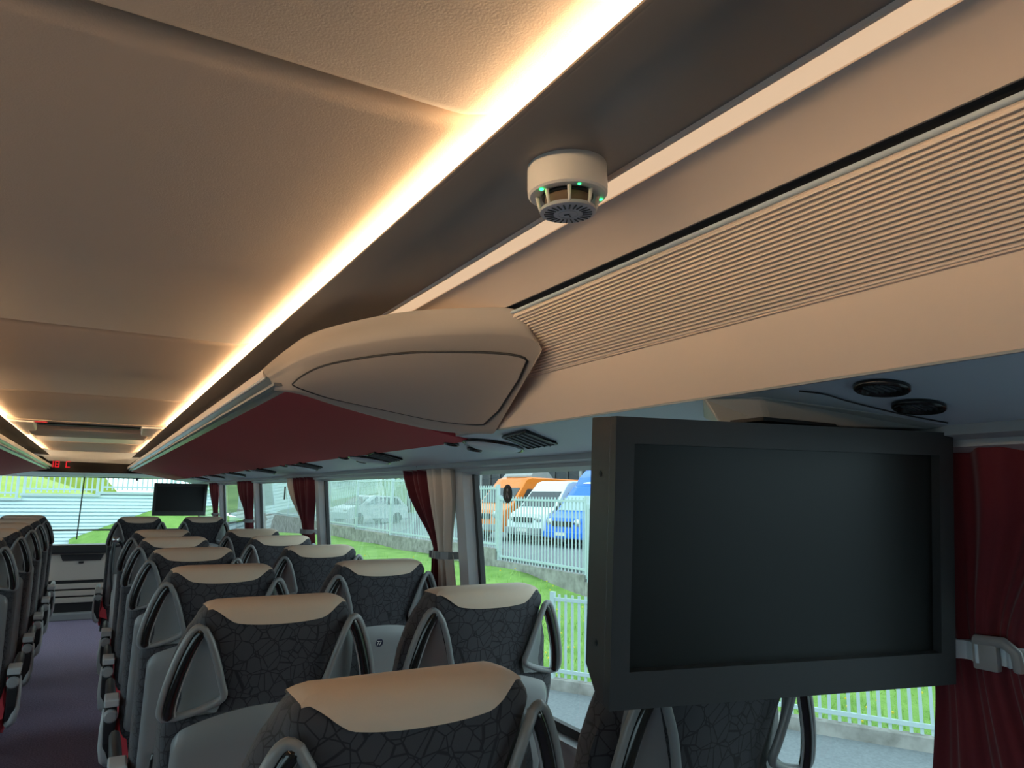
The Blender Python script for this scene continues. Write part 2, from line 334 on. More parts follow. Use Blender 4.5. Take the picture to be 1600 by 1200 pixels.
# ------------------------------------------------------------------ luggage racks
def rack(side):
    mir = side == 'left'
    def fin(mb): return mb.mirror() if mir else mb
    root = empty('luggage_rack', ((0.6 if not mir else 2*CX - 0.6), 1.7, 0)); off = Vector(root.location)
    def put(mb, name, m, parent=root, **kw):
        fin(mb); p = root.location
        mb.v = [(x - p.x, y - p.y, z - p.z) for x, y, z in mb.v]
        o = mb.build(name, m, parent, **kw); return o
    a, b = 1.68, 9.93
    put(MB().strip([(0.366, Z(0.2350)), (0.50, Z(0.2095)), (0.66, Z(0.1785)), (0.80, Z(0.1510)), (0.845, Z(0.143))], a, b, 0.010), 'red_underside', M['red'], smooth='auto')
    fz = put(MB().strip([(0.3255, Z(0.2665)), (0.335, Z(0.2570)), (0.350, Z(0.2450)), (0.3655, Z(0.2352))], 1.705, b, 0.006), 'edge_fascia', FASCIA, smooth='auto')
    put(MB().tube([(0.3245, 1.735, Z(0.2685)), (0.3245, b, Z(0.2685))], 0.0035, 8), 'bright_bead', M['chrome_white'], smooth=True)
    put(MB().strip([(0.326, Z(0.292)), (0.3205, Z(0.290)), (0.3195, Z(0.284)), (0.3235, Z(0.271))], 1.745, b, 0.006), 'rail_lip', M['beige'], smooth='auto')
    put(MB().box(0.335, 0.80, a, b, Z(0.245), Z(0.252)), 'rack_floor', M['midgrey'])
    # end cap: a swept shell whose face leans under the rack
    low = smooth_curve([(0.345, 1.700, Z(0.2390)), (0.387, 1.655, Z(0.2300)), (0.467, 1.667, Z(0.2140)), (0.56, 1.676, Z(0.1960)), (0.692, 1.652, Z(0.1700)), (0.765, 1.59, Z(0.1560)), (0.800, 1.47, Z(0.1470))], 33)
    cre = smooth_curve([(0.329, 1.705, Z(0.2640)), (0.378, 1.629, Z(0.2950)), (0.430, 1.554, Z(0.3130)), (0.545, 1.386, Z(0.3230)), (0.648, 1.235, Z(0.3140)), (0.700, 1.160, Z(0.300)), (0.728, 1.150, Z(0.2790))], 33)
    top = smooth_curve([(0.320, 1.757, Z(0.2910)), (0.361, 1.690, Z(0.3350)), (0.411, 1.604, Z(0.3690)), (0.524, 1.413, Z(0.3850)), (0.623, 1.244, Z(0.3730)), (0.672, 1.160, Z(0.358)), (0.700, 1.150, Z(0.3280))], 33)
    def face(u, v):                       # u along, v 0 low .. 1 crease
        t = u * 32; i = min(int(t), 31); t -= i
        L = low[i].lerp(low[i+1], t); C = cre[i].lerp(cre[i+1], t)
        p = L.lerp(C, v); s = math.sin(math.pi * v) * 0.012 * math.sin(math.pi * min(max(u, 0), 1))
        return p + Vector((-0.3, -0.75, -0.5)) * s
    rings = []
    for i in range(33):
        u = i / 32; L, C, T = low[i], cre[i], top[i]
        back = Vector((0.05, 0.16, 0.0))
        ring = [L + Vector((0.01, 0.10, 0.012)), L + Vector((0.003, 0.02, -0.001))] + [face(u, v) for v in (0.0, 0.06, 0.2, 0.4, 0.6, 0.8, 0.93)]
        ring += [C + (T - C)*0.03 + Vector((-0.002, -0.005, 0.001)), C.lerp(T, 0.12) + Vector((-0.003, -0.007, 0)), C.lerp(T, 0.35) + Vector((-0.004, -0.008, 0)), C.lerp(T, 0.65) + Vector((-0.003, -0.005, 0)), C.lerp(T, 0.88), T, T + Vector((0.006, 0.014, 0.004)), T + Vector((0.03, 0.09, 0.0))]
        rings.append(ring)
    cap = put(MB().loft(rings, closed=True), 'end_cap', M['capgrey'], smooth='auto', angle=55)
    # inset panel on the face with a shadow groove round it
    N, K = 28, 12; out = []
    def uv(i, j):
        s = i / N; t = j / K
        u = lerp(0.13, 0.955, s); taper = (1 - math.exp(-s*9)) ** 0.8; taper2 = min(1, ((1 - s) / 0.05 + 0.25)) ** 0.5
        vm = lerp(0.30, 0.50, 1 - math.exp(-s*6)); hv = 0.375 * taper * taper2
        return u, vm + (t - 0.5) * 2 * hv
    def off_pt(i, j, h):
        u, v = uv(i, j); p = face(u, v)
        du = face(min(u + 0.01, 1), v) - face(max(u - 0.01, 0), v); dv = face(u, v + 0.01) - face(u, v - 0.01)
        n = du.cross(dv).normalized()
        if n.y > 0: n = -n
        return p + n * h
    vs = [off_pt(i, j, 0.0035) for i in range(N + 1) for j in range(K + 1)]
    fs = [(i*(K+1) + j, (i+1)*(K+1) + j, (i+1)*(K+1) + j + 1, i*(K+1) + j + 1) for i in range(N) for j in range(K)]
    ip = MB().add(vs, fs)
    rim = [(i, 0) for i in range(N + 1)] + [(N, j) for j in range(1, K + 1)] + [(i, K) for i in range(N - 1, -1, -1)] + [(0, j) for j in range(K - 1, 0, -1)]
    ip.loft([[off_pt(i, j, 0.0035) for i, j in rim], [off_pt(i, j, -0.004) for i, j in rim]], True, False)
    put(ip, 'inset_panel', M['capgrey'], cap, smooth='auto', angle=50)
    put(MB().tube([off_pt(i, j, 0.0012) for i, j in rim], 0.0030, 6, closed=True), 'inset_groove', M['groove'], cap, smooth=True)
    return root
M['chrome_white'] = mat('bright_edge_bead', (0.80, 0.80, 0.78), 0.3)
FASCIA = mat('polished_grey_fascia', (0.20, 0.215, 0.22), 0.24)
tag(rack('right'), 'overhead luggage rack with red underside and grey rounded end cap, right of the aisle', 'luggage rack')
tag(rack('left'), 'overhead luggage rack left of the aisle, red underneath, at the left picture edge', 'luggage rack')

# ------------------------------------------------------------------ service units under the rack
def service_z(x): return Z(0.1510 - (x - 0.80) * 0.142)
def lamp(parent, x, y, r, first=True):
    z = service_z(x); tilt = 0.142
    def pl(mb): mb.v = [(px, py, pz - (px - x) * tilt) for px, py, pz in mb.v]; return mb
    o = pl(MB().lathe([(r, 0.002), (r, -0.003), (r*0.93, -0.005), (r*0.80, -0.004), (r*0.76, 0.001)], (x, y, z), 28)).build('lamp_ring', M['gloss'], parent, True)
    pl(MB().lathe([(r*0.78, -0.0005), (r*0.6, -0.0015), (r*0.2, -0.002)], (x, y, z), 24)).build('lamp_lens', M['lens'], o, True)
    for k in range(5):
        pl(MB().box(x - r*0.5, x + r*0.5, y + (k - 2)*r*0.24 - 0.0008, y + (k - 2)*r*0.24 + 0.0008, z - 0.0030, z - 0.001)).build('lens_rib', M['darkmetal'], o)
    return o
def service_unit(y, label, near=False):
    root = empty('service_unit', (0, 0, 0))
    if near:
        lamp(root, 0.853, 0.541, 0.033); lamp(root, 0.957, 0.556, 0.033)
        MB().tube([(p.x, p.y, service_z(p.x) + 0.0005) for p in smooth_curve([(0.822, 0.640, 0), (0.850, 0.622, 0), (0.90, 0.618, 0), (0.99, 0.600, 0), (1.06, 0.575, 0)], 16)], 0.0012, 6).build('panel_joint', M['black'], root)
    else:
        # black louvre, its frame and blades
        P = [(0.826, y - 0.08), (0.952, y - 0.015), (0.960, y + 0.13), (0.846, y + 0.06)]
        fr = MB(); rim = [(p[0], p[1], service_z(p[0]) - 0.002) for p in P]
        fr.tube(rim, 0.004, 6, closed=True)
        lv = fr.build('louvre_frame', M['gloss'], root, True)
        MB().add([(p[0], p[1], service_z(p[0]) - 0.0035) for p in P] + [(p[0], p[1], service_z(p[0]) + 0.004) for p in P], [(0,1,2,3),(7,6,5,4),(0,4,5,1),(1,5,6,2),(2,6,7,3),(3,7,4,0)]).build('louvre_well', M['black'], lv)
        for k in range(1, 5):
            t = k / 5; A = Vector((*P[0], 0)).lerp(Vector((*P[3], 0)), t); B = Vector((*P[1], 0)).lerp(Vector((*P[2], 0)), t)
            MB().tube([(A.x, A.y, service_z(A.x) - 0.005), (B.x, B.y, service_z(B.x) - 0.005)], 0.0028, 6).build('louvre_blade', M['groove'], lv)
        # shallow grey speaker dome
        d = MB(); cx, cy = 0.915, y + 0.235
        d.lathe([(0.075, 0.002), (0.074, -0.004), (0.060, -0.010), (0.030, -0.013), (0.004, -0.014)], (cx, cy, service_z(cx)), 28)
        d.v = [(px, py, pz - (px - cx) * 0.142) for px, py, pz in d.v]
        d.build('speaker_dome', M['bluegrey'], root, True)
        r = MB().tube([(cx + 0.080*math.cos(a*math.pi/12), cy + 0.080*math.sin(a*math.pi/12), service_z(cx + 0.080*math.cos(a*math.pi/12)) - 0.001) for a in range(24)], 0.004, 6, closed=True)
        r.build('dome_ring', M['gloss'], root, True)
        lamp(root, 0.850, y + 0.36, 0.022); lamp(root, 0.930, y + 0.375, 0.022)
    return tag(root, label, 'service unit', 'overhead service units')
service_unit(0.55, 'pair of round black reading lamps in the grey ceiling panel above the large monitor', True)
for i, y in enumerate([1.45, 2.46, 3.52, 4.55, 5.58, 6.6, 7.6]):
    service_unit(y, ['black air louvre and reading lamps just behind the lower tip of the rack end cap',
      'second black louvre along the strip under the red rack, above the cream and maroon curtain',
      'third black louvre along the strip under the red rack', 'fourth black louvre along the strip under the red rack',
      'fifth black louvre along the strip under the red rack', 'sixth, small far louvre along the strip under the red rack',
      'last and smallest louvre under the red rack by the far monitor'][i])

# ------------------------------------------------------------------ smoke detector
def detector():
    c = Vector((0.485, 0.710, Z(0.4173))); root = empty('smoke_detector', c); root.rotation_euler = (0, math.radians(-1.9), 0)
    MB().lathe([(0.0495, 0.004), (0.0505, 0.0), (0.0510, -0.030), (0.0505, -0.038), (0.0480, -0.0405), (0.0380, -0.0405), (0.034, -0.038)], (0, 0, 0), 48).build('body', M['white'], root, 'auto', angle=40)
    MB().lathe([(0.0290, -0.036), (0.0290, -0.057)], (0, 0, 0), 40).build('gauze', M['mesh'], root, True)
    MB().lathe([(0.0325, -0.0395), (0.0325, -0.0425), (0.0290, -0.0425)], (0, 0, 0), 40).build('gauze_collar', M['black'], root, True)
    for k in range(8):
        a = 2*math.pi*(k + 0.3)/8; ca, sa = math.cos(a), math.sin(a)
        MB().tube([(0.0385*ca, 0.0385*sa, -0.040), (0.0365*ca, 0.0365*sa, -0.052), (0.0345*ca, 0.0345*sa, -0.059)], [0.0030, 0.0022, 0.0022], 6).build('cage_rib', M['white'], root, True)
    d = MB().lathe([(0.030, -0.056), (0.0350, -0.0568), (0.0362, -0.059), (0.0355, -0.0615), (0.032, -0.0628), (0.010, -0.0636), (0.002, -0.0637)], (0, 0, 0), 48).build('base_disc', M['discgrey'], root, 'auto', angle=50)
    for k in range(24):
        a = 2*math.pi*k/24; ca, sa = math.cos(a), math.sin(a); mb = MB(); w_ = 0.0009
        pts = []
        for r in (0.0185, 0.0305):
            for s in (-1, 1): pts.append((r*ca - s*w_*sa, r*sa + s*w_*ca, -0.0638))
        q = [pts[0], pts[1], pts[3], pts[2]]; mb.loft([[(x, y, -0.0640 + (0.0002 if abs(math.hypot(x, y)) > .02 else 0)) for x, y, z in q], [(x, y, -0.0620) for x, y, z in q]]).build('slot', M['black'], d)
    MB().tube([(0.0125*math.cos(a*math.pi/12), 0.0125*math.sin(a*math.pi/12), -0.0636) for a in range(24)], 0.0006, 6, closed=True).build('emblem_ring', M['lightgrey'], d)
    MB().tube([(-0.004, 0.003, -0.0639), (0.0, -0.002, -0.0639), (0.006, 0.004, -0.0639)], 0.0009, 6).build('emblem_mark', M['black'], d)
    for a in (math.radians(188), math.radians(340)):
        MB().lathe([(0.0026, -0.0400), (0.0026, -0.0415), (0.0012, -0.0425)], (0.0435*math.cos(a), 0.0435*math.sin(a), 0), 12).build('indicator', M['green'], root, True)
    MB().lathe([(0.0020, -0.0400), (0.0020, -0.0412)], (0.0425*math.cos(math.radians(255)), 0.0425*math.sin(math.radians(255)), 0), 12).build('indicator', M['green'], root, True)
    return tag(root, 'round white smoke detector with green indicator lights on the dark ceiling strip', 'smoke detector')
detector()

# ------------------------------------------------------------------ monitors
def monitor(w_, h_, loc, yaw, tilt, label, near):
    root = empty('monitor', loc, yaw)
    R = Matrix.Rotation(tilt, 4, 'X')           # swings about the top edge
    def put(mb, name, m, parent=root, **kw):
        mb.v = [tuple(R @ Vector(v)) for v in mb.v]; return mb.build(name, m, parent, **kw)
    W, H, D = w_, h_, 0.062; b = 0.030
    # case: side profile with a chamfered lower back
    prof = [(0.0, 0.0), (D, 0.0), (D, -H + 0.035), (0.020, -H), (0.0, -H)]
    case = put(MB().loft([[(0.0, y, z) for y, z in prof], [(W, y, z) for y, z in prof]]), 'case', M['tvcase'], bevel=0.0015, seg=2)
    # raised front bezel, four mitred bars
    i0, i1, j0, j1 = 0.026, W - 0.026, -H + 0.045, -0.034
    f = -0.017
    o4 = [(0, 0), (W, 0), (W, -H), (0, -H)]; i4 = [(i0, j1), (i1, j1), (i1, j0), (i0, j0)]; e = 0.003
    rr = [[(x, 0.0, z) for x, z in o4], [(x, f, z) for x, z in o4], [(x, f, z) for x, z in i4], [(x, 0.0, z) for x, z in i4]]
    put(MB().loft(rr + [rr[0]], True, False), 'bezel', M['tvcase'])
    put(MB().box(i0 - 0.002, i1 + 0.002, -0.0025, 0.002, j0 - 0.002, j1 + 0.002), 'screen', M['screen'])
    if near:
        for z in (-0.075, -H + 0.07):
            s = put(MB().lathe([(0.0040, -0.0012), (0.0040, 0.001)], (0.0, 0.028, z), 16, 'x'), 'screw', M['darkmetal'], smooth='auto')
            put(MB().lathe([(0.0022, -0.0016), (0.0022, -0.0010)], (0.0, 0.028, z), 6, 'x'), 'screw_socket', M['black'], s)
    return tag(root, label, 'monitor')
mon = monitor(0.545, 0.362, (0.567, 0.728, Z(0.104)), math.radians(-13.2), math.radians(4.5), 'large black monitor hanging from the ceiling beside the near maroon curtain', True)
monitor(0.53, 0.345, (0.55, 8.62, Z(0.088)), 0.0, math.radians(2.0), 'small far black monitor hanging above the front seats', False)

# bracket above the large monitor
br = MB()
zz = lambda x: service_z(x) + 0.004
T = [(0.80, 0.80), (0.83, 0.712), (1.085, 0.575), (1.12, 0.62), (0.90, 0.90)]
Bm = [(0.715, 0.775), (0.83, 0.700), (1.080, 0.578), (1.10, 0.62), (0.88, 0.86)]
rt = [(x, y, zz(x)) for x, y in T]; rb = [(x, y, Z(0.1110) if x < 1.0 else Z(0.1085)) for x, y in [(0.80, 0.765), (0.86, 0.725), (1.070, 0.612), (1.09, 0.64), (0.90, 0.84)]]
bk = br.loft([rt, rb]).build('monitor_bracket', M['lightgrey'], bevel=0.004, seg=3)
MB().box(0.79, 1.01, 0.675, 0.735, Z(0.1092), Z(0.114)).build('hinge_bar', M['black'], bk)
tag(bk, 'grey wedge shaped bracket between the ceiling panel and the large monitor', 'bracket')

# ------------------------------------------------------------------ curtains
def curtain(y0, y1, z_tie, yt, wt, parts, label, bulge=0.02, seed=0, tieback='strap', clip=False):
    root = empty('curtain', (1.12, (y0 + y1)/2, Z(-0.66))); rnd = random.Random(seed)
    zt, zb = Z(0.112), Z(-0.66); nz, ns = 40, 72; ph = rnd.random()*6
    def P(s, t):            # s across 0..1 (near to far), t down 0..1
        z = lerp(zt, zb, t); tt = (zt - Z(z_tie)) / (zt - zb)
        if t < tt: q = (t / tt); f = q*q*(3 - 2*q); f = f*f*0.5 + f*0.5
        else: q = (1 - t) / (1 - tt); f = (q*q*(3 - 2*q)) ** 0.6 * 0.92 + 0.02
        f = min(f, 1.0)
        a0 = lerp(y0, yt - wt/2, f); a1 = lerp(y1, yt + wt/2, f)
        if t > tt: a0 = lerp(lerp(y0, yt - wt/2, 0.30), a0, f); a1 = lerp(lerp(y1, yt + wt/2, 0.30), a1, f)
        y = lerp(a0, a1, s)
        amp = lerp(0.020, 0.012, f) * (0.6 if clip else 1.0)
        x = glass_x(z) - (0.020 if clip else 0.045) - bulge*math.sin(math.pi*s)*f + amp*math.sin(s*(3.4 if clip else 6.5)*2*math.pi + ph + 0.8*math.sin(t*3 + ph)) + (0.003 if clip else 0.006)*math.sin(s*19*math.pi + t*4)
        return Vector((x, y, z))
    org = root.location
    for (sa, sb, nm, m) in parts:
        n = max(6, int(ns*(sb - sa))); vs = []; fs = []
        for j in range(nz + 1):
            for i in range(n + 1): vs.append(P(lerp(sa, sb, i/n), j/nz) - org)
        for j in range(nz):
            for i in range(n): fs.append((j*(n+1) + i, j*(n+1) + i + 1, (j+1)*(n+1) + i + 1, (j+1)*(n+1) + i))
        nv = len(vs); vs2 = [v + Vector((0.002, 0, 0)) for v in vs]
        mb = MB().add(vs + vs2, fs + [tuple(i + nv for i in f[::-1]) for f in fs])
        mb.build(nm, m, root, True)
    tt = (zt - Z(z_tie)) / (zt - zb); band = []
    for z_ in (-0.013, 0.013):
        front = [P(i/20, tt) + Vector((-0.016, 0, 0)) for i in range(21)]
        band.append([(q.x - org.x, q.y - org.y, Z(z_tie) + z_ - org.z) for q in front] + [(q.x + 0.045 - org.x, q.y - org.y, Z(z_tie) + z_ - org.z) for q in front[::-1]])
    MB().loft(band).build('tie_band', M['midgrey'] if not clip else M['bluegrey'], root, 'auto')
    if clip:
        q = P(0.34, tt) - org; c = MB()
        c.tube([(q.x - 0.022, q.y + 0.020, q.z + 0.018), (q.x - 0.022, q.y - 0.020, q.z + 0.020), (q.x - 0.020, q.y - 0.034, q.z + 0.008), (q.x - 0.018, q.y - 0.036, q.z - 0.018)], 0.0085, 10)
        c.box(q.x - 0.028, q.x - 0.014, q.y - 0.012, q.y + 0.022, q.z - 0.022, q.z + 0.022)
        c.build('tie_clip', M['midgrey'], root, 'auto', bevel=0.003)
    return tag(root, label, 'curtain', 'tied window curtains')
curtain(0.40, 0.745, -0.215, 0.607, 0.125, [(0, 1, 'maroon_cloth', M['maroon'])], 'maroon curtain with grey tieback clip at the right edge beside the large monitor', 0.012, 1, clip=True)
curtain(2.33, 2.80, -0.215, 2.455, 0.10, [(0, 0.52, 'cream_cloth', M['cream']), (0.52, 1, 'maroon_cloth', M['maroon'])], 'half maroon, half cream curtain tied at the pillar left of the van window', 0.02, 2)
curtain(4.27, 4.86, -0.225, 4.40, 0.10, [(0, 0.72, 'maroon_cloth', M['maroon']), (0.72, 1, 'cream_cloth', M['cream'])], 'narrow tied maroon curtain at the second pillar, with a cream edge', 0.02, 3)
curtain(6.20, 6.78, -0.23, 6.32, 0.12, [(0, 1, 'maroon_cloth', M['maroon'])], 'dark far curtain at the third pillar, right of the red one by the far monitor', 0.02, 4)
curtain(8.08, 8.62, -0.23, 8.22, 0.12, [(0, 1, 'maroon_cloth', M['maroon'])], 'farthest red curtain, just right of the small far monitor', 0.02, 5)

# ------------------------------------------------------------------ seats
ZT = 1.195
WR = [(0.30, .195), (0.90, .208), (0.950, .212), (0.966, .205), (0.974, .112), (1.00, .100), (1.05, .116), (1.10, .134), (1.14, .149), (1.155, .156), (1.170, .154), (1.182, .147), (1.190, .135), (1.194, .118), (1.1958, .10)]
WF = [(0.30, .205), (0.90, .214), (0.966, .214), (1.05, .205), (1.10, .190), (1.14, .173), (1.155, .162), (1.170, .156), (1.182, .148), (1.190, .136), (1.194, .119), (1.1958, .10)]
YR = [(0.30, .150), (0.60, .095), (0.90, .035), (1.05, .003), (1.13, -.012), (1.165, -.010), (1.182, -.002), (1.191, .010), (1.1955, .028)]
YF = [(0.30, .250), (0.60, .205), (0.90, .150), (1.05, .125), (1.13, .110), (1.165, .098), (1.182, .085), (1.191, .070), (1.1955, .050)]
def body_ring(z, n=10):
    wr, wf, yr, yf = table(WR, z), table(WF, z), table(YR, z), table(YF, z); half = []
    ym = lerp(yr, yf, 0.58)
    for i in range(n):                                # rear face, centre to edge
        s = i / (n - 1) * 0.94; half.append((wr*s, yr + 0.010*s**3))
    half += [(wr*0.985, yr + 0.016), (lerp(wr, wf, .35), lerp(yr + 0.016, ym, .35)), (lerp(wr, wf, .75), lerp(yr + 0.016, ym, .75)), (wf, ym), (wf*0.985, lerp(ym, yf, .65)), (wf*0.93, yf)]
    half += [(wf*0.7, yf - 0.006), (wf*0.35, yf - 0.014), (0.0, yf - 0.016)]
    left = [(-x, y) for x, y in half[1:-1]][::-1]
    return [(x, y, z) for x, y in half + left]
def rear_y(x, z):
    wr = table(WR, z); s = min(1, abs(x)/wr); return table(YR, z) + 0.010*s**3
def make_seat(arm):
    root = empty('coach_seat')
    zs = [0.30, 0.45, 0.60, 0.75, 0.88, 0.94, 0.958, 0.966, 0.970, 0.974, 0.985, 1.0, 1.025, 1.05, 1.075, 1.10, 1.12, 1.14, 1.15, 1.16, 1.168, 1.175, 1.181, 1.186, 1.190, 1.193, 1.1950, 1.1958]
    MB().loft([body_ring(z) for z in zs]).build('backrest', M['fabric'], root, 'auto', angle=50)
    # leather cap over the crest: rear edge is a shallow smile, rising to the crest at the sides
    NX, NT = 44, 16; vs = []; fs = []
    def crest_z(x):
        for (z0, w0), (z1, w1) in zip(WR[::-1][1:], WR[::-1]):
            if w1 <= abs(x) <= w0: return lerp(z1, z0, (abs(x) - w1)/(w0 - w1))
        return 1.1958
    for i in range(NX + 1):
        s = math.sin(math.pi*(i/NX - 0.5)); e = min(1, (1 - abs(s))/0.40); dep = 0.046*(0.55*e*e*(3 - 2*e) + 0.45*(1 - abs(s)**2.4)) + 0.003; fdep = 0.075*(1 - abs(s)**4) + 0.003
        x = s*0.1440; zc = crest_z(x); tk = min(1, e*2.5)
        for j in range(NT + 1):
            t = j/NT; q = abs(1 - t*2); dz = (dep if t <= 0.5 else fdep)*q**1.4; z = zc - dz
            ymid = 0.5*(table(YR, zc) + table(YF, zc)); k = 1.0 if q < 1e-6 else 0.0
            ye = rear_y(x, z) - 0.004*tk if t <= 0.5 else table(YF, z) + 0.002
            vs.append((x, lerp(ye, ymid, k), z + 0.0035*(1 - q*0.8)*(0.15 + 0.85*tk)))
    for i in range(NX):
        for j in range(NT): fs.append((i*(NT+1) + j, (i+1)*(NT+1) + j, (i+1)*(NT+1) + j + 1, i*(NT+1) + j + 1))
    MB().add(vs, fs).build('headrest_cap', M['leather'], root, True)
    # grey plastic back panel with arched top
    NX, NZ = 32, 16; vs = []; fs = []
    for lay, e in ((0, 0.0), (1, 1.0)):
        for i in range(NX + 1):
            s = math.sin(math.pi*(i/NX - 0.5)); xx = 0.190*s; topz = 0.982 - 0.040*abs(s)**2.2 - 0.022*(1 - math.sqrt(max(0, 1 - max(0, (abs(s) - .88)/.12)**2))); botz = 0.50 + 0.03*(1 - math.sqrt(max(0, 1 - max(0, (abs(s) - .86)/.14)**2)))
            for j in range(NZ + 1):
                z = lerp(botz, topz, j/NZ)
                ed = min(1 - abs(s), 0.9) * 0.188; ez = min(z - botz, topz - z)
                h = 0.014 * min(1, max(ed, 0)/0.012)**0.5 * min(1, max(ez, 0)/0.012)**0.5
                if lay == 0: y = lerp(0.035, 0.0, 0) if False else (table([(0.30, .150), (0.60, .095), (0.90, .035), (1.05, .003)], z)) + 0.009*abs(s)**3 - 0.003 - h
                else: y = table([(0.30, .150), (0.60, .095), (0.90, .035), (1.05, .003)], z) + 0.02
                vs.append((xx, y, z))
    n1 = (NX + 1)*(NZ + 1)
    for i in range(NX):
        for j in range(NZ): fs.append((i*(NZ+1) + j, (i+1)*(NZ+1) + j, (i+1)*(NZ+1) + j + 1, i*(NZ+1) + j + 1))
    rim = [(i, 0) for i in range(NX + 1)] + [(NX, j) for j in range(1, NZ + 1)] + [(i, NZ) for i in range(NX - 1, -1, -1)] + [(0, j) for j in range(NZ - 1, 0, -1)]
    for (a, b), (c, d) in zip(rim, rim[1:] + rim[:1]): fs.append((a*(NZ+1) + b, c*(NZ+1) + d, n1 + c*(NZ+1) + d, n1 + a*(NZ+1) + b))
    MB().add(vs, fs).build('back_panel', M['seatgrey'], root, 'auto', angle=50)
    # side handles
    for sg in (-1, 1):
        out = smooth_curve([(0.150, -0.004, 1.146), (0.162, 0.000, 1.151), (0.175, 0.004, 1.138), (0.193, 0.011, 1.098), (0.210, 0.020, 1.040), (0.217, 0.030, 0.992), (0.211, 0.034, 0.975)], 21)
        inn = smooth_curve([(0.188, 0.034, 0.974), (0.150, 0.027, 0.984), (0.112, 0.018, 1.000), (0.102, 0.012, 1.013), (0.108, 0.006, 1.034), (0.122, -0.004, 1.082), (0.138, -0.008, 1.126)], 17)
        loop = [Vector((sg*p.x, p.y - 0.010, p.z)) for p in out + inn]
        fr = MB().tube(loop, [0.0075]*len(loop), 10, closed=True).build('handle_frame', M['seatgrey'], root, True)
        ins = [Vector((sg*(p.x - 0.0150), p.y - 0.012, p.z - 0.004)) for p in out[4:-1]]
        MB().tube(ins, [0.006] + [0.0105]*(len(ins) - 2) + [0.008], 10).build('handle_insert', M['gloss'], fr, True)
        edge = [Vector((sg*(p.x - 0.0265), p.y - 0.013, p.z - 0.005)) for p in out[5:-1]]
        MB().tube(edge, 0.0022, 6).build('handle_edge', M['lightgrey'], fr, True)
        # tray: concave wall on the flank of the cushion plus its floor
        zs2 = [0.976, 0.985, 1.0, 1.02, 1.045, 1.07, 1.095, 1.12, 1.138]; rows = []
        for z in zs2:
            wr, wf, yr, yf = table(WR, z), table(WF, z), table(YR, z), table(YF, z); ym = lerp(yr, yf, 0.58); row = []
            for k in range(9):
                t = k/8*0.66; x = lerp(wr*0.97, wf, t) + 0.004; y = lerp(yr + 0.006, ym, t) - 0.005 + 0.0*t
                row.append((sg*x, y, z))
            rows.append(row)
        fl = [[(sg*lerp(p[0]*sg, 0.214, q), lerp(p[1], 0.030, q*0.6) - 0.003*math.sin(math.pi*q), 0.976 - 0.004*q) for p in rows[0]] for q in (1.0, 0.66, 0.33)]
        MB().loft(fl + rows, closed=False).build('handle_tray', M['seatgrey'], root, 'auto', angle=60)
    # seat cushion, frame, legs
    q = MB(); rr = []
    for y, z0, z1, wx in ((0.17, .36, .455, .205), (0.19, .345, .475, .215), (0.40, .345, .485, .22), (0.58, .35, .490, .22), (0.63, .365, .480, .212), (0.65, .40, .45, .20)):
        rr.append([(-wx, y, z0), (wx, y, z0), (wx, y, z1 - .02), (wx - .02, y, z1), (0, y, z1 - .008), (-wx + .02, y, z1), (-wx, y, z1 - .02)])
    q.loft(rr).build('seat_cushion', M['redfab'], root, 'auto', angle=45)
    # red side bolsters of the seat squab
    for sg in (-1, 1):
        b = []
        for y, z1 in ((0.125, 0.49), (0.145, 0.545), (0.22, 0.565), (0.34, 0.55), (0.50, 0.51)):
            b.append([(sg*0.160, y, 0.40), (sg*0.214, y, 0.42), (sg*0.216, y, z1 - 0.03), (sg*0.206, y, z1), (sg*0.176, y, z1 - 0.01)])
        MB().loft(b).build('side_bolster', M['redfab'], root, 'auto')
    MB().box(-0.20, 0.20, 0.16, 0.60, 0.315, 0.348).build('seat_frame', M['darkmetal'], root, bevel=0.006)
    for yy in (0.24, 0.52):
        MB().tube([(-0.02, yy, 0.0), (-0.02, yy, 0.316)], 0.022, 8).box(-0.07, 0.03, yy - 0.03, yy + 0.03, 0.0, 0.012).build('leg', M['darkmetal'], root, 'auto')
    # dark hook shaped grab on the lower back
    MB().tube([(-0.15, 0.075, 0.52), (-0.15, 0.062, 0.63), (-0.15, 0.055, 0.66), (-0.12, 0.055, 0.665)], 0.008, 8).build('bag_hook', M['gloss'], root, True)
    if arm:
        x = arm * 0.238; ar = MB()
        pts = [(x, 0.130, 0.600), (x, 0.18, 0.606), (x, 0.30, 0.612), (x, 0.42, 0.622), (x, 0.455, 0.614)]
        a = ar.tube(pts, [0.018, 0.023, 0.024, 0.022, 0.014], 10, sq=(1.0, 0.8)).build('armrest', M['black'], root, True)
        MB().loft([[(x - 0.025, 0.080, z0), (x + 0.025, 0.080, z0), (x + 0.025, 0.150, z0 + 0.012), (x - 0.025, 0.150, z0 + 0.012)] for z0 in (0.606, 0.634)]).build('armrest_cap', M['lightgrey'], a, bevel=0.005)
        MB().lathe([(0.004, -0.052), (0.018, -0.051), (0.024, -0.044), (0.025, -0.030), (0.025, 0.030), (0.004, 0.032)], (x, 0.135, 0.572), 20, 'y').build('pivot_hub', M['midgrey'], a, 'auto')
        rings = []
        for y, z, h0 in ((0.105, 0.600, 0.022), (0.100, 0.54, 0.021), (0.110, 0.47, 0.018), (0.135, 0.405, 0.022)):
            rings.append([(x - h0, y, z), (x + h0, y, z), (x + h0, y + 0.085, z), (x - h0, y + 0.085, z)])
        MB().loft(rings).build('armrest_support', M['black'], a, bevel=0.006)
